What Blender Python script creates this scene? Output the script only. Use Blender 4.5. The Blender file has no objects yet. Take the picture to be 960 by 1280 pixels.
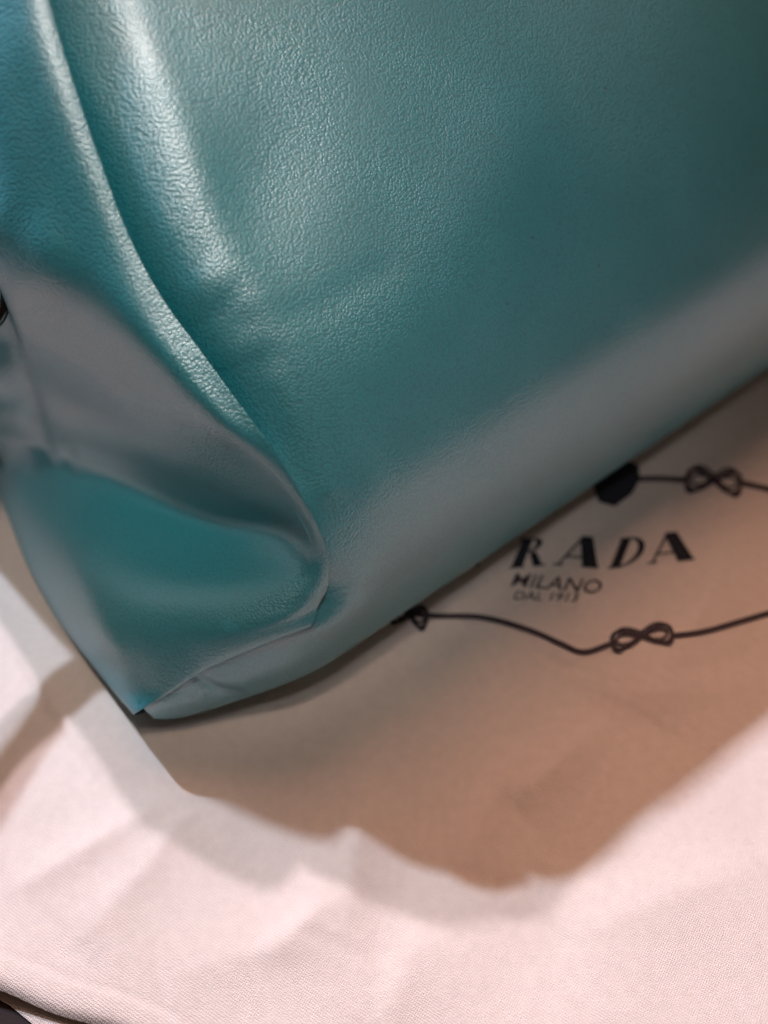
import bpy, bmesh, math, random
import numpy as np
from math import radians, cos, sin, tan, pi

sc = bpy.context.scene
C = sc.collection
random.seed(4)

# ------------------------------------------------------------------ camera
PITCH, CAM_H, FPX = radians(50), 0.20, 1280.0          # looking 50 degrees down from 20 cm
cam_d = bpy.data.cameras.new('camera')
cam = bpy.data.objects.new('camera', cam_d)
C.objects.link(cam)
cam.location = (0, 0, CAM_H)
cam.rotation_euler = (radians(90) - PITCH, 0, 0)
cam_d.sensor_fit = 'VERTICAL'
cam_d.sensor_height = 24.0
cam_d.sensor_width = 18.0
cam_d.lens = 24.0
cam_d.clip_start = 0.005
cam_d.clip_end = 50
cam_d.dof.use_dof = True
cam_d.dof.focus_distance = 0.192
cam_d.dof.aperture_fstop = 24.0 / 4.9
sc.camera = cam

# ------------------------------------------------------------------ light
world = bpy.data.worlds.new('World')
sc.world = world
world.use_nodes = True
bg = world.node_tree.nodes['Background']
bg.inputs[0].default_value = (1.0, 0.58, 0.40, 1)
bg.inputs[1].default_value = 0.04
sc.view_settings.view_transform = 'Standard'
sc.view_settings.look = 'None'
sc.view_settings.exposure = 0.0
sc.view_settings.gamma = 1.0
sc.cycles.max_bounces = 8
sc.cycles.use_denoising = True
sc.cycles.denoising_prefilter = 'ACCURATE'

FW = np.array([0, cos(PITCH), -sin(PITCH)])
RT = np.array([1, 0, 0.])
UP = np.array([0, sin(PITCH), cos(PITCH)])
CAM = np.array([0, 0, CAM_H])


def ray(u, v):
    return FW + RT * ((u - 480) / FPX) - UP * ((v - 640) / FPX)


def at(u, v, z=0.0):                                    # photo pixel -> point at height z
    d = ray(u, v)
    return CAM + d * ((z - CAM_H) / d[2])


def proj(P):
    d = P - CAM
    w = d @ FW
    return np.stack([480 + FPX * (d @ RT) / w, 640 - FPX * (d @ UP) / w], -1)


# the bag's own axes: e1 along its front, eb towards its back
_A, _B = at(450, 810, .006), at(960, 465, .006)
E1 = (_B - _A) / np.linalg.norm(_B - _A)
EB = np.array([-E1[1], E1[0], 0])
EZ = np.array([0, 0, 1.])

# lamps: two small ceiling spots behind the bag, one big dim ceiling glow
def lamp_dir(az, el):
    """az: degrees from EB towards -E1, el: elevation"""
    h = EB * cos(radians(az)) - E1 * sin(radians(az))
    return h * cos(radians(el)) + EZ * sin(radians(el))


def aim(o, P, T):
    from mathutils import Vector
    o.location = P
    o.rotation_euler = Vector(P - T).to_track_quat('Z', 'Y').to_euler()


def spot(name, az, el, dist, power, col, rad, T, cone=50, blend=.6):
    d = bpy.data.lights.new(name, 'SPOT')
    d.energy = power
    d.color = col
    d.shadow_soft_size = rad
    d.spot_size = radians(cone)
    d.spot_blend = blend
    o = bpy.data.objects.new(name, d)
    C.objects.link(o)
    aim(o, T + lamp_dir(az, el) * dist, T)
    return o


EL_A = 45.7
spot('ceiling_spot_cool', 4.5, EL_A, 1.9, 128, (0.62, 0.78, 1.0), 0.020, at(480, 900, 0))
spot('ceiling_spot_warm', -2.6, EL_A, 2.0, 104, (0.93, 0.84, 1.0), 0.020, at(480, 900, 0))
# two added fill lights on the photographer's side: bag's corner and upper front
spot('corner_fill', 165, 78, 1.0, 25, (1.0, 0.84, 0.72), 0.05, at(240, 580, .045), cone=6.6, blend=1.0)
spot('front_fill', 165, 68, 1.0, 18, (0.95, 0.97, 1.0), 0.06, at(380, -230, .15), cone=12.9, blend=1.0)
# area light added in front of the bag for the grey sheen there
cd = bpy.data.lights.new('front_sheen_light', 'AREA')
cd.shape = 'DISK'
cd.size = 1.8
cd.energy = 1.9
cd.color = (1.0, 0.82, 0.72)
co_ = bpy.data.objects.new('front_sheen_light', cd)
C.objects.link(co_)
aim(co_, at(480, 600, .05) + lamp_dir(-138, 56) * 2.4, at(480, 600, .05))
# light added behind the bag so the folded side gets a sheen
wd = bpy.data.lights.new('side_sheen_light', 'AREA')
wd.shape = 'DISK'
wd.size = .6
wd.energy = .6
wd.color = (0.85, 0.95, 1.0)
wo = bpy.data.objects.new('side_sheen_light', wd)
C.objects.link(wo)
aim(wo, at(100, 680, .02) + lamp_dir(24, 32) * 1.2, at(100, 680, .02))
# warm glow of the room, from behind and to the left
ad = bpy.data.lights.new('room_glow', 'AREA')
ad.shape = 'DISK'
ad.size = 1.1
ad.energy = 19
ad.color = (1.0, 0.58, 0.42)
ao = bpy.data.objects.new('room_glow', ad)
C.objects.link(ao)
aim(ao, at(480, 900, 0) + lamp_dir(-38, 58) * 1.7, at(480, 900, 0))


# ------------------------------------------------------------------ materials
def new_mat(name):
    m = bpy.data.materials.new(name)
    m.use_nodes = True
    nt = m.node_tree
    return m, nt, nt.nodes, nt.links, nt.nodes['Principled BSDF']


def leather(name, base, dark, rough, grain=1.0):
    m, nt, N, L, b = new_mat(name)
    tc = N.new('ShaderNodeTexCoord')
    mp = N.new('ShaderNodeMapping')
    L.new(tc.outputs['Object'], mp.inputs['Vector'])
    # warp so that the pebbles are uneven
    nz = N.new('ShaderNodeTexNoise')
    nz.inputs['Scale'].default_value = 420
    nz.inputs['Detail'].default_value = 2
    L.new(mp.outputs[0], nz.inputs['Vector'])
    sub = N.new('ShaderNodeVectorMath'); sub.operation = 'SUBTRACT'
    sub.inputs[1].default_value = (.5, .5, .5)
    L.new(nz.outputs['Color'], sub.inputs[0])
    scl = N.new('ShaderNodeVectorMath'); scl.operation = 'SCALE'
    scl.inputs['Scale'].default_value = 0.0007
    L.new(sub.outputs[0], scl.inputs[0])
    add = N.new('ShaderNodeVectorMath'); add.operation = 'ADD'
    L.new(mp.outputs[0], add.inputs[0]); L.new(scl.outputs[0], add.inputs[1])
    vo = N.new('ShaderNodeTexVoronoi')
    vo.feature = 'F1'
    vo.inputs['Scale'].default_value = 1850
    vo.inputs['Randomness'].default_value = .9
    L.new(add.outputs[0], vo.inputs['Vector'])
    sq = N.new('ShaderNodeMath'); sq.operation = 'POWER'; sq.inputs[1].default_value = 1.7
    L.new(vo.outputs['Distance'], sq.inputs[0])
    mr = N.new('ShaderNodeMapRange')                       # rounded pebbles with narrow valleys
    mr.inputs['From Min'].default_value = .62; mr.inputs['From Max'].default_value = 0.0
    L.new(sq.outputs[0], mr.inputs['Value'])
    # the pebbles are deeper in some places than in others
    big = N.new('ShaderNodeTexNoise')
    big.inputs['Scale'].default_value = 55
    big.inputs['Detail'].default_value = 3
    L.new(tc.outputs['Object'], big.inputs['Vector'])
    amp = N.new('ShaderNodeMapRange')
    amp.inputs['From Min'].default_value = .3; amp.inputs['From Max'].default_value = .7
    amp.inputs['To Min'].default_value = .55; amp.inputs['To Max'].default_value = 1.25
    L.new(big.outputs['Fac'], amp.inputs['Value'])
    hm = N.new('ShaderNodeMath'); hm.operation = 'MULTIPLY'
    L.new(mr.outputs[0], hm.inputs[0]); L.new(amp.outputs[0], hm.inputs[1])
    fine = N.new('ShaderNodeTexNoise')
    fine.inputs['Scale'].default_value = 2600
    fine.inputs['Detail'].default_value = 2
    L.new(tc.outputs['Object'], fine.inputs['Vector'])
    fm = N.new('ShaderNodeMath'); fm.operation = 'MULTIPLY'; fm.inputs[1].default_value = .12
    L.new(fine.outputs['Fac'], fm.inputs[0])
    sm = N.new('ShaderNodeMath'); sm.operation = 'ADD'
    L.new(hm.outputs[0], sm.inputs[0]); L.new(fm.outputs[0], sm.inputs[1])
    bp = N.new('ShaderNodeBump')
    bp.inputs['Strength'].default_value = 1.0
    bp.inputs['Distance'].default_value = 0.000054 * grain
    L.new(sm.outputs[0], bp.inputs['Height'])
    L.new(bp.outputs[0], b.inputs['Normal'])
    # colour: grooves a little darker, faint clouding
    cr = N.new('ShaderNodeMix'); cr.data_type = 'RGBA'
    cr.inputs['A'].default_value = (*dark, 1); cr.inputs['B'].default_value = (*base, 1)
    L.new(mr.outputs[0], cr.inputs['Factor'])
    hs = N.new('ShaderNodeHueSaturation')
    vr = N.new('ShaderNodeMapRange')
    vr.inputs['From Min'].default_value = .3; vr.inputs['From Max'].default_value = .7
    vr.inputs['To Min'].default_value = .95; vr.inputs['To Max'].default_value = 1.05
    L.new(big.outputs['Fac'], vr.inputs['Value'])
    L.new(vr.outputs[0], hs.inputs['Value'])
    L.new(cr.outputs['Result'], hs.inputs['Color'])
    # a few dark pores
    pv = N.new('ShaderNodeTexVoronoi'); pv.inputs['Scale'].default_value = 85
    L.new(tc.outputs['Object'], pv.inputs['Vector'])
    pr = N.new('ShaderNodeMapRange')
    pr.inputs['From Min'].default_value = .018; pr.inputs['From Max'].default_value = .034
    pr.inputs['To Min'].default_value = .25
    L.new(pv.outputs['Distance'], pr.inputs['Value'])
    pm = N.new('ShaderNodeMix'); pm.data_type = 'RGBA'; pm.blend_type = 'MULTIPLY'
    pm.inputs['Factor'].default_value = 1
    L.new(hs.outputs[0], pm.inputs['A']); L.new(pr.outputs[0], pm.inputs['B'])
    L.new(pm.outputs['Result'], b.inputs['Base Color'])
    b.inputs['Roughness'].default_value = rough
    b.inputs['IOR'].default_value = 2.7
    return m


M_LEATHER = leather('teal_leather', (0.003, 0.265, 0.322), (0.002, 0.19, 0.232), 0.43)

M_METAL, nt_, N_, L_, b_ = new_mat('gunmetal')
b_.inputs['Base Color'].default_value = (.10, .11, .12, 1)
b_.inputs['Metallic'].default_value = 1
b_.inputs['Roughness'].default_value = .22


def cloth_mat(name, base):
    m, nt, N, L, b = new_mat(name)
    tc = N.new('ShaderNodeTexCoord')
    hs = []
    for ang in (32, 122):
        mp = N.new('ShaderNodeMapping')
        mp.inputs['Rotation'].default_value[2] = radians(ang)
        L.new(tc.outputs['Object'], mp.inputs['Vector'])
        w = N.new('ShaderNodeTexWave')
        w.wave_type = 'BANDS'; w.bands_direction = 'X'
        w.inputs['Scale'].default_value = 780 if ang < 90 else 640
        w.inputs['Distortion'].default_value = 3.0
        w.inputs['Detail'].default_value = 2
        w.inputs['Detail Scale'].default_value = 2.5
        L.new(mp.outputs[0], w.inputs['Vector'])
        hs.append(w)
    mx = N.new('ShaderNodeMath'); mx.operation = 'MAXIMUM'
    L.new(hs[0].outputs['Fac'], mx.inputs[0]); L.new(hs[1].outputs['Fac'], mx.inputs[1])
    nz = N.new('ShaderNodeTexNoise')
    nz.inputs['Scale'].default_value = 1500; nz.inputs['Detail'].default_value = 5
    L.new(tc.outputs['Object'], nz.inputs['Vector'])
    ad = N.new('ShaderNodeMath'); ad.operation = 'ADD'
    L.new(mx.outputs[0], ad.inputs[0]); L.new(nz.outputs['Fac'], ad.inputs[1])
    bp = N.new('ShaderNodeBump'); bp.inputs['Distance'].default_value = .00012
    bp.inputs['Strength'].default_value = .7
    L.new(ad.outputs[0], bp.inputs['Height'])
    L.new(bp.outputs[0], b.inputs['Normal'])
    n2 = N.new('ShaderNodeTexNoise'); n2.inputs['Scale'].default_value = 420; n2.inputs['Detail'].default_value = 5
    L.new(tc.outputs['Object'], n2.inputs['Vector'])
    cr = N.new('ShaderNodeMix'); cr.data_type = 'RGBA'
    cr.inputs['A'].default_value = (base[0] * .86, base[1] * .85, base[2] * .84, 1)
    cr.inputs['B'].default_value = (min(1, base[0] * 1.03), base[1] * 1.03, base[2] * 1.03, 1)
    L.new(n2.outputs['Fac'], cr.inputs['Factor'])
    L.new(cr.outputs['Result'], b.inputs['Base Color'])
    b.inputs['Roughness'].default_value = .95
    b.inputs['Specular IOR Level'].default_value = .1
    b.inputs['Sheen Weight'].default_value = .3
    return m


M_CLOTH = cloth_mat('cream_flannel', (0.80, 0.675, 0.60))

M_INK, nt_, N_, L_, b_ = new_mat('navy_print')
b_.inputs['Base Color'].default_value = (.012, .011, .018, 1)
b_.inputs['Roughness'].default_value = .9
M_INK2, nt_, N_, L_, b_ = new_mat('worn_navy_print')
b_.inputs['Base Color'].default_value = (.05, .034, .042, 1)
b_.inputs['Roughness'].default_value = .9

M_TABLE, nt_, N_, L_, b_ = new_mat('dark_wood')
tc_ = N_.new('ShaderNodeTexCoord'); mp_ = N_.new('ShaderNodeMapping')
mp_.inputs['Scale'].default_value = (4, 60, 4)
L_.new(tc_.outputs['Object'], mp_.inputs[0])
nz_ = N_.new('ShaderNodeTexNoise'); nz_.inputs['Scale'].default_value = 3; nz_.inputs['Detail'].default_value = 6
L_.new(mp_.outputs[0], nz_.inputs['Vector'])
rp_ = N_.new('ShaderNodeValToRGB')
rp_.color_ramp.elements[0].color = (.010, .006, .006, 1); rp_.color_ramp.elements[1].color = (.035, .022, .020, 1)
L_.new(nz_.outputs['Fac'], rp_.inputs[0]); L_.new(rp_.outputs[0], b_.inputs['Base Color'])
b_.inputs['Roughness'].default_value = .7
b_.inputs['Specular IOR Level'].default_value = .15


# ------------------------------------------------------------------ mesh helpers
def link_mesh(name, verts, faces, mat, parent=None, smooth=True):
    me = bpy.data.meshes.new(name)
    me.from_pydata([tuple(map(float, v)) for v in verts], [], faces)
    me.validate()
    me.update()
    me.materials.append(mat)
    if smooth:
        me.polygons.foreach_set('use_smooth', [True] * len(me.polygons))
    o = bpy.data.objects.new(name, me)
    C.objects.link(o)
    if parent:
        o.parent = parent
        o.matrix_parent_inverse = parent.matrix_world.inverted() if False else o.matrix_parent_inverse
    return o


def grid_faces(n, m, off=0, flip=False):
    f = []
    for i in range(n - 1):
        for j in range(m - 1):
            q = (off + i * m + j, off + i * m + j + 1, off + (i + 1) * m + j + 1, off + (i + 1) * m + j)
            f.append(q[::-1] if flip else q)
    return f


def grid_normals(P):
    du = np.gradient(P, axis=0); dv = np.gradient(P, axis=1)
    n = np.cross(du, dv)
    return n / (np.linalg.norm(n, axis=-1, keepdims=True) + 1e-12)


def catmull(K, n, ts=None):
    """K: control array (k, ...), resampled to n along axis 0"""
    K = np.asarray(K, float)
    k = len(K)
    ext = np.concatenate([(2 * K[0] - K[1])[None], K, (2 * K[-1] - K[-2])[None]], 0)
    t = np.linspace(0, k - 1, n) if ts is None else np.asarray(ts)
    i = np.minimum(t.astype(int), k - 2)
    f = (t - i).reshape((-1,) + (1,) * (K.ndim - 1))
    p0, p1, p2, p3 = ext[i], ext[i + 1], ext[i + 2], ext[i + 3]
    return .5 * (2 * p1 + (p2 - p0) * f + (2 * p0 - 5 * p1 + 4 * p2 - p3) * f ** 2 + (3 * p1 - p0 - 3 * p2 + p3) * f ** 3)


def polydist(x, y, poly):
    """distance of points to a polyline"""
    d = np.full(np.shape(x), 1e9)
    for (x0, y0), (x1, y1) in zip(poly[:-1], poly[1:]):
        dx, dy = x1 - x0, y1 - y0
        t = np.clip(((x - x0) * dx + (y - y0) * dy) / (dx * dx + dy * dy + 1e-18), 0, 1)
        d = np.minimum(d, np.hypot(x - x0 - t * dx, y - y0 - t * dy))
    return d


# ------------------------------------------------------------------ bag: front panel profile
def profile():
    st = .0005
    pts = [(0., 0., -90.)]
    q = z = L = 0.; ph = -90.
    while z < .150 and L < .4:
        if z > .128: k = -radians(18) / .030 if ph > 34 else 0
        elif ph < -25: k = 1 / .0225
        elif ph < 0: k = 1 / .030
        elif ph < 19: k = 1 / .078
        elif ph < 33: k = radians(14) / .0085
        elif ph < 47: k = radians(14) / .062
        elif ph < 53: k = radians(6) / .09
        else: k = 0
        ph += math.degrees(k * st)
        q += -sin(radians(ph)) * st
        z += cos(radians(ph)) * st
        L += st
        pts.append((q, z, ph))
    return np.array(pts)


PROF = profile()
LMAX = (len(PROF) - 1) * .0005
_sil = PROF[np.argmin(np.abs(PROF[:, 2] + 40))]
G = _A + EB * _sil[0]                                    # foot of the front panel
G[2] = 0.0012


def thin(a):
    t = np.clip((-.008 - np.asarray(a)) / .044, 0, 1)     # the roll thins out round the corner
    return 1 - .75 * t * t * (3 - 2 * t)


def front_base(a, L):
    """point of the front panel: a along the bag, L up along the leather from the foot"""
    a = np.asarray(a)
    k = thin(a)
    i = np.clip(np.asarray(L) / k / .0005, 0, len(PROF) - 1.001)
    n = i.astype(int); f = i - n
    q = PROF[n, 0] * (1 - f) + PROF[n + 1, 0] * f
    z = PROF[n, 1] * (1 - f) + PROF[n + 1, 1] * f
    return G + a[..., None] * E1 - (q * k)[..., None] * EB + (z * k)[..., None] * EZ


_aa, _ll = np.meshgrid(np.linspace(-.075, .30, 751), np.linspace(0.004, LMAX, 400), indexing='ij')
_PX = proj(front_base(_aa, _ll))
_vis = np.ones_like(_aa, bool)


def to_front(u, v, lmin=.012):
    """photo pixel -> (a, L) on the front panel, the side that faces the camera"""
    d = (_PX[..., 0] - u) ** 2 + (_PX[..., 1] - v) ** 2
    d = np.where(_ll < lmin, 1e12, d)
    i = np.unravel_index(np.argmin(d), d.shape)
    return _aa[i], _ll[i]


SEAM_PX = [(-4, -160), (48, 0), (80, 100), (113, 200), (152, 300), (194, 380), (244, 450), (305, 528), (352, 590),
           (385, 650), (404, 700), (411, 735), (403, 756), (382, 772), (335, 787), (290, 804), (240, 828), (210, 854), (173, 882)]
SEAM_AL = np.array([to_front(u, v) for u, v in SEAM_PX])
# past the top of the photograph the seam runs straight on
top_a = SEAM_AL[1, 0]
SEAM_AL = np.concatenate([[(top_a + .010, LMAX), (top_a + .003, (LMAX + SEAM_AL[1, 1]) / 2), (top_a + .0006, SEAM_AL[1, 1] + .010)], SEAM_AL[1:]])
for i in range(1, len(SEAM_AL)):                         # keep it monotone
    SEAM_AL[i, 1] = min(SEAM_AL[i, 1], SEAM_AL[i - 1, 1] - .0006)
SEAM_S = catmull(SEAM_AL, 400)
for i in range(1, len(SEAM_S)):
    SEAM_S[i, 1] = min(SEAM_S[i, 1], SEAM_S[i - 1, 1] - 1e-5)
print('top b,z', (front_base(np.array(0.),np.array(LMAX))-G)@EB, LMAX)
print('seam a,L', np.round(SEAM_AL * 1000, 1).tolist())


def bump_px(a, L, u, v, su, sv, rot, h):
    """a soft swelling or dent of the leather centred at a photo pixel, sizes in metres"""
    a0, l0 = to_front(u, v)
    c, s = cos(radians(rot)), sin(radians(rot))
    x = (a - a0) * c + (L - l0) * s
    y = -(a - a0) * s + (L - l0) * c
    return h * np.exp(-(x / su) ** 2 - (y / sv) ** 2)


def line_px(a, L, px, w, h):
    d = polydist(a, L, [to_front(*p) for p in px])
    return h * np.exp(-(d / w) ** 2)


A_RIGHT = .285
BAG_BACK = .150


def front_grid():
    # rows: dense near the corner
    Lr = np.concatenate([np.linspace(0, SEAM_S[-1, 1], 14)[:-1], SEAM_S[::-1, 1][::2], ])
    Lr = np.unique(np.concatenate([Lr, np.linspace(SEAM_S[-1, 1], LMAX, 190)]))
    keep = [Lr[0]]
    for x in Lr[1:]:
        if x - keep[-1] > .00022:
            keep.append(x)
    Lr = np.array(keep)
    al = np.interp(Lr, SEAM_S[::-1, 1], SEAM_S[::-1, 0])
    lc = SEAM_S[-1, 1]
    al = al + .004 * np.clip(1 - Lr / lc, 0, 1) ** .8         # the tip tapers away under the side
    ns = 230
    s = np.linspace(0, 1, ns) ** 1.6
    a = al[:, None] + s[None, :] * (A_RIGHT - al[:, None])
    L = np.repeat(Lr[:, None], ns, 1)
    P = front_base(a, L)
    ph = np.radians(np.interp(L / thin(a), np.arange(len(PROF)) * .0005, PROF[:, 2]))
    N = -EB * np.cos(ph)[..., None] + EZ * np.sin(ph)[..., None]
    poly = [tuple(p) for p in SEAM_S[::4]] + [tuple(SEAM_S[-1])]
    d = polydist(a, L, poly)
    dR = A_RIGHT - a
    up = np.clip((L - .05) / .05, 0, 1)
    low = 1 - np.clip((L - .030) / .02, 0, 1)
    lowe = np.clip((L - .040) / .008, 0, 1)
    dl = a - al[:, None]
    hi = np.clip((L - .075) / .02, 0, 1)
    lc2 = SEAM_S[np.argmin(np.hypot(*(SEAM_S - np.array(to_front(405, 758))).T))]
    cw = np.exp(-((a - lc2[0]) / .011) ** 2 - ((L - lc2[1]) / .0065) ** 2)
    D = -(.0014 + .0018 * hi + .0030 * cw) * np.exp(-d / (.0010 + .0013 * hi + .0026 * cw)) - .0045 * np.exp(-dl / .0035) * (L < lc) * np.clip(1 - L / lc, 0, 1) - up * .0068 * np.exp(-(d / .0092) ** 1.7)
    D += -.010 * np.exp(-dR / .012)
    # ridge that follows the seam, hollow behind it
    D += up * .0006 * np.exp(-((d - .0145) / .005) ** 2)
    D += bump_px(a, L, 330, 235, .016, .011, 40, -.0012)
    D += bump_px(a, L, 262, 352, .0042, .0030, 25, .0004)
    D += bump_px(a, L, 308, 438, .0050, .0032, 20, .0005)
    D += bump_px(a, L, 275, 392, .0060, .0018, 25, -.00025)
    D += line_px(a, L, [(320, 408), (400, 385), (480, 335)], .0030, -.00018)
    D += line_px(a, L, [(350, 480), (385, 540), (410, 610)], .0035, .0006)
    D += line_px(a, L, [(470, 440), (560, 330), (640, 190)], .012, .0008)
    # corner: swollen lip above the crease, lumps and notch in the bottom below it
    D += bump_px(a, L, 445, 765, .0070, .0060, 0, .0006)
    D += line_px(a, L, [(236, 836), (262, 856), (300, 866)], .0015, -.0012)
    D += line_px(a, L, [(285, 850), (350, 830)], .004, .0009)
    D += bump_px(a, L, 215, 880, .006, .004, 0, .0006)
    # slouch
    D += .0010 * np.sin(a * 52 + 1.0) * np.clip((L - .04) / .05, 0, 1) * np.clip((a - .03) / .05, 0, 1)
    P = P + N * D[..., None]
    return P, a, L


FRONT, FA, FL = front_grid()

# ------------------------------------------------------------------ side panel control points (photo pixel, height)
def seam_point(u, v):
    a, L = to_front(u, v)
    d = np.hypot(SEAM_S[:, 0] - a, SEAM_S[:, 1] - L)
    k = np.argmin(d)
    return front_base(SEAM_S[k, 0], SEAM_S[k, 1])


SIDE = [
    # seam                 away from the seam, towards the back of the bag
    [(48, 0, None), (4, 30, 'n34'), (-36, 70, 'n34'), (-90, 100, .1125), (-160, 130, .1120), (-260, 170, .104)],
    [(80, 100, None), (36, 126, 'n35'), (-8, 168, 'n34'), (-60, 195, .1015), (-140, 225, .095), (-230, 260, .087)],
    [(113, 200, None), (70, 226, 'n31'), (24, 262, 'n36'), (-30, 290, 'n20'), (-120, 320, .080), (-210, 350, .067)],
    [(152, 300, None), (104, 318, 'n30'), (52, 345, 'n28'), (-12, 368, .0790), (-110, 395, .057), (-200, 420, .040)],
    [(194, 380, None), (146, 396, 'n28'), (84, 418, .0755), (8, 432, .0624), (-100, 450, .041), (-190, 480, .020)],
    [(244, 450, None), (198, 462, 'n27'), (130, 474, .0665), (35, 468, .0504), (-90, 480, .031), (-180, 510, .012)],
    [(305, 528, None), (262, 532, 'n25'), (180, 528, .0589), (66, 500, .0434), (-80, 505, .023), (-170, 540, .006)],
    [(352, 590, None), (312, 586, .0608), (214, 572, .0508), (88, 532, .0378), (-68, 505, .018), (-160, 520, .004)],
    [(382, 642, None), (344, 630, .0532), (240, 612, .0406), (108, 566, .0304), (-58, 515, .016), (-150, 535, .004)],
    [(394, 668, None), (350, 660, 0.0450), (250, 646, 0.0335), (124, 598, .0260), (-46, 530, .011), (-120, 540, .002)],
    [(402, 694, None), (354, 692, 0.0430), (252, 682, .0342), (122, 640, .0250), (-24, 560, .006), (-60, 548, .002)],
    [(409, 722, None), (345, 735, 0.0420), (232, 732, .0350), (112, 700, .0252), (4, 628, .005), (20, 620, .002)],
    [(410, 742, None), (342, 764, 0.0402), (234, 770, .0345), (122, 754, .0250), (37, 712, .005), (62, 702, .002)],
    [(402, 762, None), (338, 784, 0.0376), (242, 806, .0312), (140, 806, .0225), (80, 786, .005), (108, 778, .002)],
    [(386, 785, 'w'), (338, 803, 'w'), (262, 836, 'w'), (205, 869, 'w'), (164, 889, .0129), (182, 886, .002)],
]


# seam heights the table above was measured against
SEAM_Z = [.1262, .1173, .1079, .0979, .0898, .0823, .0730, .0652, .0580, .0541, .0501, .0456, .0421, .0393, .0376]


def side_grid():
    K = []
    shift = 0.
    for row in SIDE:
        r = []
        for (u, v, z) in row:
            if z is None:
                r.append(seam_point(u, v))
                shift = float(r[-1][2]) - SEAM_Z[len(K)]
            elif isinstance(z, str) and z[0] == 'n':     # leather leaning n degrees up from the neighbour towards the seam
                e = radians(float(z[1:]))
                nn = (E1 * -.90 + EB * -.43) * cos(e) + EZ * sin(e)
                d = ray(u, v)
                P = CAM + d * (((r[-1] - CAM) @ nn) / (d @ nn))
                r.append(P)
            elif z == 'w':                               # rests on the bag's rolled foot
                P = front_base(*[np.array(x) for x in to_front(u, v)])
                r.append(P + (CAM - P) * (.0013 / np.linalg.norm(CAM - P)))
            else:
                r.append(at(u, v, z + shift * (0, .9, .6, .3, .1, 0)[len(r)]))
        K.append(r)
    K = np.array(K)
    0 and print('side z mm', np.round(K[..., 2] * 1000).tolist())
    # the seam's hidden run above the photograph
    more = np.array([K[0] + EB * .026 + EZ * .015 + E1 * .014, K[0] + EB * .015 + EZ * .010 + E1 * .004])
    more[:, 0] = [front_base(SEAM_S[0, 0], SEAM_S[0, 1]), front_base(*SEAM_AL[1])]
    K = np.concatenate([more, K], 0)
    # under the crease: tucked in below the side's bottom roll
    tuck = K[-1].copy()
    tuck += EB * .006 - EZ * .001 + FW * .002
    tuck[:, 2] = np.maximum(tuck[:, 2], .0015)
    K = np.concatenate([K, tuck[None]], 0)
    nr, ncl = len(K), K.shape[1]
    rows = catmull(K, 300)
    P = np.swapaxes(catmull(np.swapaxes(rows, 0, 1), 220, ts=(np.linspace(0, 1, 220) ** 1.5) * (ncl - 1)), 0, 1)
    P[..., 2] = np.maximum(P[..., 2], .0012)
    N = grid_normals(P)
    if (N[120, 60] @ -FW) < 0:
        N = -N
    # distance from the seam along each row
    seg = np.linalg.norm(np.diff(P, axis=1), axis=2)
    dist = np.concatenate([np.zeros((len(P), 1)), np.cumsum(seg, 1)], 1)
    hi = np.clip((P[:, :1, 2] - .065) / .02, 0, 1)
    D = -(.0012 + .0016 * hi) * np.exp(-dist / (.0020 + .0004 * hi))
    D *= np.clip((16.2 - np.linspace(0, nr - 1, len(P))) / 2.2, 0, 1)[:, None]
    px = proj(P)

    def along(pts, w0, w1, h0, h1):                      # a groove or ridge through photo pixels, widths in pixels
        pts = catmull(np.array(pts, float), 30)
        d = np.hypot(px[..., 0][..., None] - pts[:, 0], px[..., 1][..., None] - pts[:, 1])
        k = np.argmin(d, -1); t = k / 29.
        return (h0 + (h1 - h0) * t) * np.exp(-(np.min(d, -1) / (w0 + (w1 - w0) * t)) ** 2)
    D += along([(-30, 380), (8, 450), (38, 520), (66, 588)], 22, 10, -.0060, -.0004)
    D += along([(72, 588), (92, 680), (128, 780), (158, 850)], 24, 16, .0001, .0007)
    D += along([(84, 560), (88, 600)], 9, 7, -.0006, -.0004)
    P = P + N * D[..., None]
    return P


SIDEP = side_grid()

# ------------------------------------------------------------------ assemble the bag
bag = bpy.data.objects.new('handbag', None)
C.objects.link(bag)
bag['label'] = 'teal pebbled leather handbag standing on the cream dust bag'
bag['category'] = 'handbag'


def local(P):
    return P


n, m = FRONT.shape[:2]
fo = link_mesh('front_panel', FRONT.reshape(-1, 3), grid_faces(n, m), M_LEATHER, bag)
n, m = SIDEP.shape[:2]
so = link_mesh('side_panel', SIDEP.reshape(-1, 3), grid_faces(n, m), M_LEATHER, bag)
so['label'] = 'folded side gusset of teal leather'

# hidden body: top with zip, back, right gusset
topf = FRONT[-1]                                         # front panel's top edge
tz = topf[:, 2].mean()
nseg = 24
topP = np.zeros((nseg, len(topf), 3))
for i, t in enumerate(np.linspace(0, 1, nseg)):
    off = EB * (.052 * t) + EZ * (.006 * sin(pi * t) - .001)
    topP[i] = topf + off
link_mesh('top_panel', topP.reshape(-1, 3), grid_faces(*topP.shape[:2]), M_LEATHER, bag)
backP = np.zeros((40, len(topf), 3))
b_end = topP[-1]
for i, t in enumerate(np.linspace(0, 1, 40)):
    b = (b_end - G) @ EB
    zz = b_end[:, 2] * (1 - t)
    bb = b + (.018 * sin(pi * t) + .008 * t)
    aa = (b_end - G) @ E1
    aa = aa - np.clip((.05 - aa) / .06, 0, 1) * .045 * t ** 1.2
    backP[i] = G + aa[:, None] * E1 + bb[:, None] * EB
    backP[i][:, 2] = np.maximum(zz, .0012)
link_mesh('back_panel', backP.reshape(-1, 3), grid_faces(*backP.shape[:2]), M_LEATHER, bag)
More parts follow.
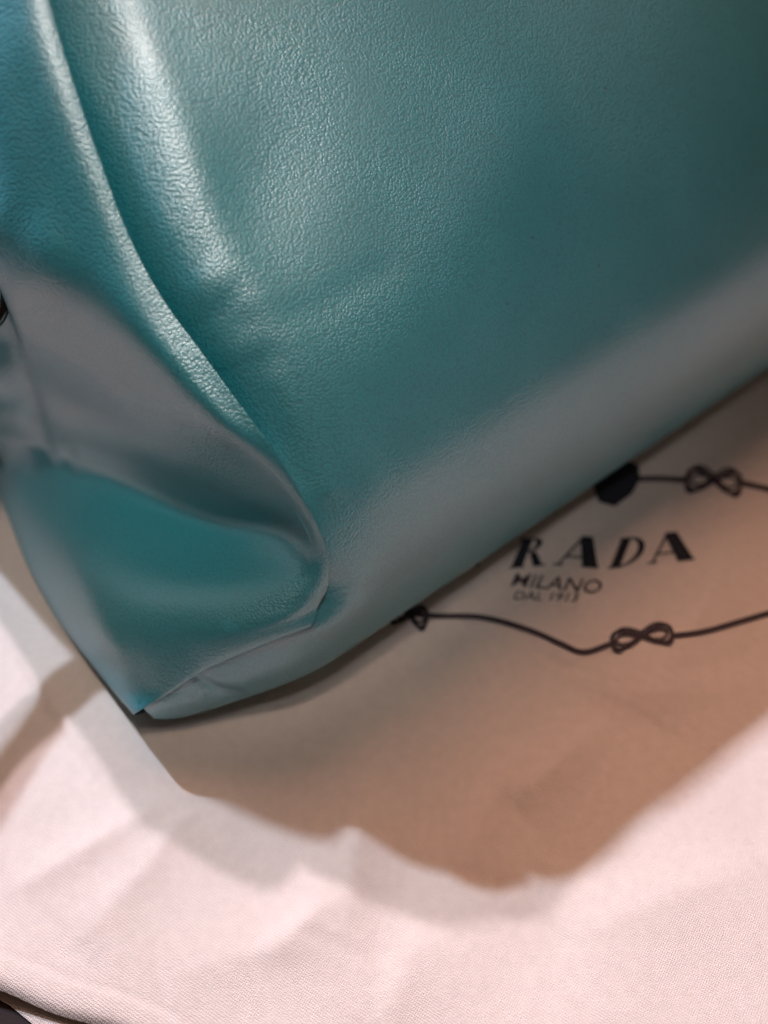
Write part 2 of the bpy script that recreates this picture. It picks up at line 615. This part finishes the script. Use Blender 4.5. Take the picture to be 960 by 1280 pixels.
# right gusset: from the front panel's right edge to the back panel's
fr = FRONT[::6, -1]
bk_line = np.stack([np.interp(np.linspace(0, 1, len(fr)), np.linspace(0, 1, 40), backP[::-1, -1, k]) for k in range(3)], -1)
rg = np.stack([fr * (1 - t) + bk_line * t + E1 * .012 * sin(pi * t) for t in np.linspace(0, 1, 12)])
link_mesh('side_panel', rg.reshape(-1, 3), grid_faces(*rg.shape[:2]), M_LEATHER, bag)
# rear part of the left gusset: from the modelled side's far edge to the back panel's left edge
sl = SIDEP[::6, -1]
bl = np.stack([np.interp(np.linspace(0, 1, len(sl)), np.linspace(0, 1, 40), backP[:, 0, k]) for k in range(3)], -1)
lg = np.stack([sl * (1 - t) + bl * t for t in np.linspace(0, 1, 10)])
link_mesh('side_panel', lg.reshape(-1, 3), grid_faces(*lg.shape[:2]), M_LEATHER, bag)
# fill between the seam's hidden top and the top panel's left edge
tl = topP[:, 0]
sl2 = SIDEP[0]
tl2 = np.stack([np.interp(np.linspace(0, 1, len(sl2)), np.linspace(0, 1, nseg), tl[:, k]) for k in range(3)], -1)
cg = np.stack([sl2 * (1 - t) + tl2 * t for t in np.linspace(0, 1, 6)])
link_mesh('side_panel', cg.reshape(-1, 3), grid_faces(*cg.shape[:2]), M_LEATHER, bag)


# ------------------------------------------------------------------ ring and strap on the gusset
def tube(path, r, nr=12, closed=False, flat=None):
    path = np.array(path, float)
    n = len(path)
    T = np.roll(path, -1, 0) - np.roll(path, 1, 0) if closed else np.gradient(path, axis=0)
    T /= np.linalg.norm(T, axis=1, keepdims=True)
    ref = np.array([.3, .2, .93])
    V = []
    for p, t in zip(path, T):
        x = np.cross(t, ref); x /= np.linalg.norm(x); y = np.cross(t, x)
        for k in range(nr):
            a = 2 * pi * k / nr
            ca, sa = cos(a), sin(a)
            if flat:
                ca = np.sign(ca) * abs(ca) ** .4; sa = np.sign(sa) * abs(sa) ** .7
                V.append(p + x * ca * flat + y * sa * r)
            else:
                V.append(p + x * ca * r + y * sa * r)
    Fc = []
    for i in range(n if closed else n - 1):
        for k in range(nr):
            j = (i + 1) % n
            Fc.append((i * nr + k, i * nr + (k + 1) % nr, j * nr + (k + 1) % nr, j * nr + k))
    if not closed:
        Fc += [tuple(range(nr))[::-1], tuple((n - 1) * nr + k for k in range(nr))]
    return V, Fc


RC = at(-14, 366, .0740)                                 # centre of the ring
RX = RT * .86 - FW * .5; RX /= np.linalg.norm(RX)
RY = UP
ring = [RC + RX * cos(t) * .0052 + RY * sin(t) * .0066 for t in np.linspace(0, 2 * pi, 40, endpoint=False)]
link_mesh('metal_ring', *tube(ring, .0011, 12, True), M_METAL, bag)


def abz(a, b, z):
    return G + E1 * a * .001 + EB * b * .001 + EZ * z * .001


tabp = catmull([at(-40, 385, .0715), at(-52, 430, .0610), at(-55, 490, .0480), at(-50, 540, .0350)], 24)
link_mesh('strap_tab', *tube(tabp, .0011, 12, False, .0050), M_LEATHER, bag)
strap = catmull([RC + UP * .006, abz(-46, 76, 63), abz(-60, 76, 61), abz(-74, 83, 76), abz(-88, 90, 91), abz(-110, 100, 108), abz(-124, 116, 120), abz(-124, 138, 128),
                 abz(-105, 160, 120), abz(-70, 172, 90), abz(-50, 172, 50)], 60)
link_mesh('shoulder_strap', *tube(strap, .0011, 16, False, .0058), M_LEATHER, bag)


# ------------------------------------------------------------------ table and dust bag
tb = link_mesh('table', [(-.8, -.5, -.006), (.8, -.5, -.006), (.8, 1.1, -.006), (-.8, 1.1, -.006)], [(0, 1, 2, 3)], M_TABLE, None, False)
tb['kind'] = 'structure'

H0, H1 = at(-40, 1228), at(140, 1296)
HX = (H1 - H0) / np.linalg.norm(H1 - H0)                 # along the hem
HY = np.array([-HX[1], HX[0], 0])
# folds of the flannel: photo polyline, width (m), height (m)
FOLDS = [
    ([(640, 930), (610, 1010), (590, 1090)], .0060, .0020),
    ([(470, 900), (450, 1000), (440, 1100), (420, 1180)], .0070, .0016),
    ([(760, 900), (690, 960), (640, 1010)], .0060, .0022),
    ([(0, 1120), (110, 1060), (210, 1000)], .0045, .0014),
    ([(90, 1180), (180, 1090), (240, 1010)], .0070, .0016),
    ([(420, 1120), (370, 1165), (320, 1200)], .0030, .0010),
    ([(200, 1230), (330, 1190), (470, 1190)], .0100, .0012),
    ([(840, 620), (760, 700), (700, 830)], .0075, .0024),
    ([(930, 640), (880, 760), (800, 900)], .0120, .0022),
    ([(560, 800), (620, 870), (600, 940)], .0070, .0014),
    ([(700, 850), (820, 870), (960, 850)], .0080, .0012),
    ([(700, 1180), (820, 1130), (960, 1080)], .0140, .0014),
    ([(540, 1160), (500, 1230), (480, 1300)], .0070, .0010),
]
FOLD_W = [([at(*p)[:2] for p in px], w, h) for px, w, h in FOLDS]
BASE_PX = [(-200, 300), (-20, 560), (60, 770), (165, 892), (260, 880), (450, 800), (700, 640), (960, 455), (1200, 300)]
BASE_W = [at(*p)[:2] for p in BASE_PX]
rs = np.random.RandomState(3)
WAVES = [(rs.uniform(20, 95), rs.uniform(0, 2 * pi), rs.uniform(0, 2 * pi)) for _ in range(14)]

FINE = [(rs.uniform(110, 300), rs.uniform(0, 2 * pi), rs.uniform(0, 2 * pi)) for _ in range(8)]


def fold_h(x, y, poly, w, h):
    """a fold that fades out at both ends"""
    pts = catmull(np.array(poly), 24)
    d = np.full(np.shape(x), 1e9); t = np.zeros(np.shape(x))
    for k, p in enumerate(pts):
        e = np.hypot(x - p[0], y - p[1])
        t = np.where(e < d, k / 23., t); d = np.minimum(d, e)
    return h * 1.15 * np.exp(-(np.sqrt(d * d + 6e-7) - 7.7e-4) / (w * .95)) * np.sin(pi * np.clip(t, 0, 1)) ** .7


def cloth_h(x, y):
    z = np.zeros(np.shape(x))
    for poly, w, h in FOLD_W:
        z = z + fold_h(x, y, poly, w, h)
    for k, th, ph in WAVES:
        z += .0105 / k * .55 * np.sin(k * (x * cos(th) + y * sin(th)) + ph)
    for k, th, ph in FINE:
        z = z + .016 / k * np.sin(k * (x * cos(th) + y * sin(th)) + ph + 2 * np.sin(37 * x + th))
    z = z - .0008
    # lies flat under the bag
    rel = np.stack([x - G[0], y - G[1]], -1)
    a = rel @ E1[:2]; b = rel @ EB[:2]
    inside = (b > -.012) & (a > -.060)
    d = polydist(x, y, BASE_W)
    k = np.clip(d / .016, 0, 1)
    k = np.where(inside, 0, k * k * (3 - 2 * k))
    return np.maximum(z, -.0035) * k


# height lookup for the print, every millimetre
_hx = np.arange(-.20, .36, .001); _hy = np.arange(-.02, .50, .001)
_HG = cloth_h(*np.meshgrid(_hx, _hy, indexing='ij'))


def cloth_at(x, y):
    fx = min(max((x + .20) / .001, 0), len(_hx) - 2.001); fy = min(max((y + .02) / .001, 0), len(_hy) - 2.001)
    i, j = int(fx), int(fy); fx -= i; fy -= j
    return ((_HG[i, j] * (1 - fx) + _HG[i + 1, j] * fx) * (1 - fy) + (_HG[i, j + 1] * (1 - fx) + _HG[i + 1, j + 1] * fx) * fy)


def cloth_pt(x, y):
    return np.stack([x, y, cloth_h(x, y)], -1)


dust = bpy.data.objects.new('dust_bag', None)
C.objects.link(dust)
dust['label'] = 'cream flannel dust bag printed with dark letters and knotted rope, spread on the table'
dust['category'] = 'dust bag'

nx, ny = 520, 380
sx = np.linspace(-.15, .46, nx); sy = np.concatenate([np.linspace(0, .01, 14), np.linspace(.0115, .46, ny - 14)])
SX, SY = np.meshgrid(sx, sy, indexing='ij')
edge_w = .0012 * np.sin(SX * 70) + .0006 * np.sin(SX * 210 + 1)
XY = H0[:2] + SX[..., None] * HX[:2] + (SY + edge_w * np.exp(-SY / .02))[..., None] * HY[:2]
Z = cloth_h(XY[..., 0], XY[..., 1])
hem = .0001 * (1 / (1 + np.exp((SY - .0062) / .0004))) - .0002 * np.exp(-((SY - .0062) / .0006) ** 2)
rim = -.0018 * np.exp(-SY / .0010)
CP = np.concatenate([XY, (Z + hem + rim)[..., None]], -1)
co = link_mesh('front_layer', CP.reshape(-1, 3), grid_faces(nx, ny, flip=True), M_CLOTH, dust)
# the lower layer of the dust bag peeps out below the hem
sx2 = np.linspace(-.02, .34, 120); sy2 = np.linspace(0, .05, 20)
S2, T2 = np.meshgrid(sx2, sy2, indexing='ij')
XY2 = H0[:2] + S2[..., None] * HX[:2] + (T2 - .0032 * np.clip((S2 - .006) / .012, 0, 1))[..., None] * HY[:2]
Z2 = -.0045 + .0005 * np.sin(S2 * 60) - .0012 * np.exp(-T2 / .0008)
link_mesh('back_layer', np.concatenate([XY2, Z2[..., None]], -1).reshape(-1, 3), grid_faces(120, 20, flip=True), M_CLOTH, dust)


# ------------------------------------------------------------------ print on the dust bag
def on_cloth(u, v, lift=.00025):
    P = at(u, v, 0)
    for _ in range(4):
        z = cloth_at(P[0], P[1])
        P = at(u, v, z)
    P[2] += lift
    return P


def ribbon_px(pts, w):
    """a printed line through photo pixels, w pixels wide (width may vary)"""
    pts = catmull(np.array(pts, float), max(8, len(pts) * 9))
    t = np.gradient(pts, axis=0)
    t /= np.linalg.norm(t, axis=1, keepdims=True) + 1e-9
    nn = np.stack([-t[:, 1], t[:, 0]], -1)
    V = []
    for p, q in zip(pts, nn):
        for s in (-1, 0, 1):
            V.append(on_cloth(*(p + q * s * w / 2)))
    return V, grid_faces(len(pts), 3)


class MB:
    def __init__(s): s.v = []; s.f = []
    def add(s, V, F):
        o = len(s.v); s.v += list(V); s.f += [tuple(i + o for i in f) for f in F]


for line in ([(430, 740), (520, 768), (600, 772), (660, 788), (700, 805), (730, 816), (770, 803)],
             [(838, 796), (880, 790), (930, 776), (1000, 755), (1090, 728), (1190, 712)],
             [(770, 601), (820, 599), (860, 601)],
             [(925, 604), (960, 612), (1020, 628), (1100, 640), (1170, 660), (1195, 684), (1190, 712)]):
    link_mesh('rope_print', *ribbon_px(line, 7.0), M_INK2, dust)


def knot(cx, cy, ang, ln, ht):
    """figure-of-eight knot: an outer and an inner strand"""
    c, s = cos(radians(ang)), sin(radians(ang))
    mb = MB()
    for off, w, ph in ((1.0, 5.0, 0), (.52, 3.4, 0), (1.28, 3.6, .20)):
        th = np.linspace(0, 2 * pi, 26)
        x = np.sin(th + ph) * ln * (.5 if off >= 1 else .42)
        y = np.sin(2 * th) * ht * .5 * off * 1.05
        V, F = ribbon_px([(cx + xx * c - yy * s, cy + xx * s + yy * c) for xx, yy in zip(x, y)], w)
        if off < 1:
            V = [v + np.array([0, 0, .00008]) for v in V]
        if off > 1:
            V = [v + np.array([0, 0, .00004]) for v in V]
        mb.add(V, F)
    link_mesh('knot_print', mb.v, mb.f, M_INK2, dust)


for args in ((892, 602, 5, 68, 25), (802, 797, -9, 76, 21), (512, 770, 12, 44, 22)):
    knot(*args)

# letters: hand drawn, thick and thin strokes with wedge serifs; unit height 1
def L_A():
    return [[(.02, 0), (.30, 0), (.30, .05), (.02, .05)], [(.13, .05), (.20, .05), (.60, .93), (.54, 1.0)],
            [(.50, 1.0), (.82, 1.0), (1.28, .05), (.84, .05), (.52, .84)], [(.82, 0), (1.32, 0), (1.32, .06), (.82, .06)],
            [(.27, .28), (.84, .28), (.82, .34), (.30, .34)]]


def stem(x0, w):
    w += .09
    return [[(x0, 0), (x0 + w, 0), (x0 + w, 1), (x0, 1)], [(x0 - .10, 0), (x0 + w + .10, 0), (x0 + w, .08), (x0, .08)],
            [(x0 - .10, 1), (x0, .92), (x0 + .05, .92), (x0 + .05, 1)]]


def bowl(cx, cy, rx, ry, thin, thick, n=14):
    out = []
    for i in range(n):
        t0, t1 = -pi / 2 + pi * i / n, -pi / 2 + pi * (i + 1) / n
        q = []
        for t, o in ((t0, 1), (t1, 1), (t1, 0), (t0, 0)):
            if o:
                q.append((cx + rx * cos(t), cy + ry * sin(t)))
            else:
                q.append((cx + (rx - thick) * cos(t), cy + (ry - thin) * sin(t)))
        out.append(q)
    return out


def L_P():
    return stem(.12, .30) + bowl(.42, .73, .52, .27, .06, .24)


def L_R():
    return stem(.12, .30) + bowl(.42, .75, .48, .25, .06, .22) + [[(.55, .50), (.80, .50), (1.22, 0), (.90, 0)], [(.86, 0), (1.30, 0), (1.30, .06), (.90, .06)]]


def L_D():
    return stem(.12, .30) + bowl(.42, .5, .80, .5, .06, .26)


LET = [('P', L_P, -1.75), ('R', L_R, -.25), ('A', L_A, 1.30), ('D', L_D, 2.85), ('A', L_A, 4.40)]
# letter-space -> photo pixels: the line of writing bends over the folds
BASELINE = np.array([(-1.9, 572, 706), (-.25, 634, 712), (1.3, 690, 707), (2.85, 758, 712), (4.4, 808, 706), (5.8, 872, 700)], float)


def letter_px(x, y, hpx=(20, -33)):
    bx = np.interp(x, BASELINE[:, 0], BASELINE[:, 1]); by = np.interp(x, BASELINE[:, 0], BASELINE[:, 2])
    return bx + y * hpx[0], by + y * hpx[1]


for ch, fn, x0 in LET:
    mb = MB()
    for poly in fn():
        # subdivide each stroke so that it hugs the cloth
        V = [on_cloth(*letter_px(x0 + x, y, (15, -38) if x0 < 4 else (0, -37)), lift=.0003) for x, y in poly]
        mb.add(V, [tuple(range(len(V)))])
    link_mesh('letter', mb.v, mb.f, M_INK, dust, False)


def text_mesh(body):
    cu = bpy.data.curves.new('small_lettering', 'FONT')
    cu.body = body
    cu.size = 1.0
    cu.resolution_u = 3
    cu.fill_mode = 'FRONT'
    cu.offset = .002
    o = bpy.data.objects.new('small_lettering', cu)
    C.objects.link(o)
    bpy.context.view_layer.update()
    me = bpy.data.meshes.new_from_object(o.evaluated_get(bpy.context.evaluated_depsgraph_get()))
    V = np.array([v.co[:] for v in me.vertices]); Fc = [tuple(p.vertices) for p in me.polygons]
    bpy.data.objects.remove(o); bpy.data.curves.remove(cu); bpy.data.meshes.remove(me)
    return V, Fc


for body, p0, ux, uy in (('MILANO', (636, 733), (112, 10), (12, -27)), ('DAL 1913', (640, 750), (80, 3), (7, -17))):
    V, Fc = text_mesh(body)
    wd = V[:, 0].max(); hh = .7
    px = [(p0[0] + x / wd * ux[0] + y / hh * uy[0] * .62, p0[1] + x / wd * ux[1] + y / hh * uy[1] * .62) for x, y, _ in V]
    link_mesh('lettering', [on_cloth(*p, lift=.0003) for p in px], Fc, M_INK2, dust, False)

# crest above the lettering, mostly behind the bag
mb = MB()
cr_px = [(738, 600), (750, 578), (775, 572), (798, 582), (800, 600), (790, 618), (768, 634), (748, 628)]
V = [on_cloth(*p, lift=.0003) for p in cr_px]
mb.add(V, [tuple(range(len(V)))])
link_mesh('crest_print', mb.v, mb.f, M_INK, dust, False)
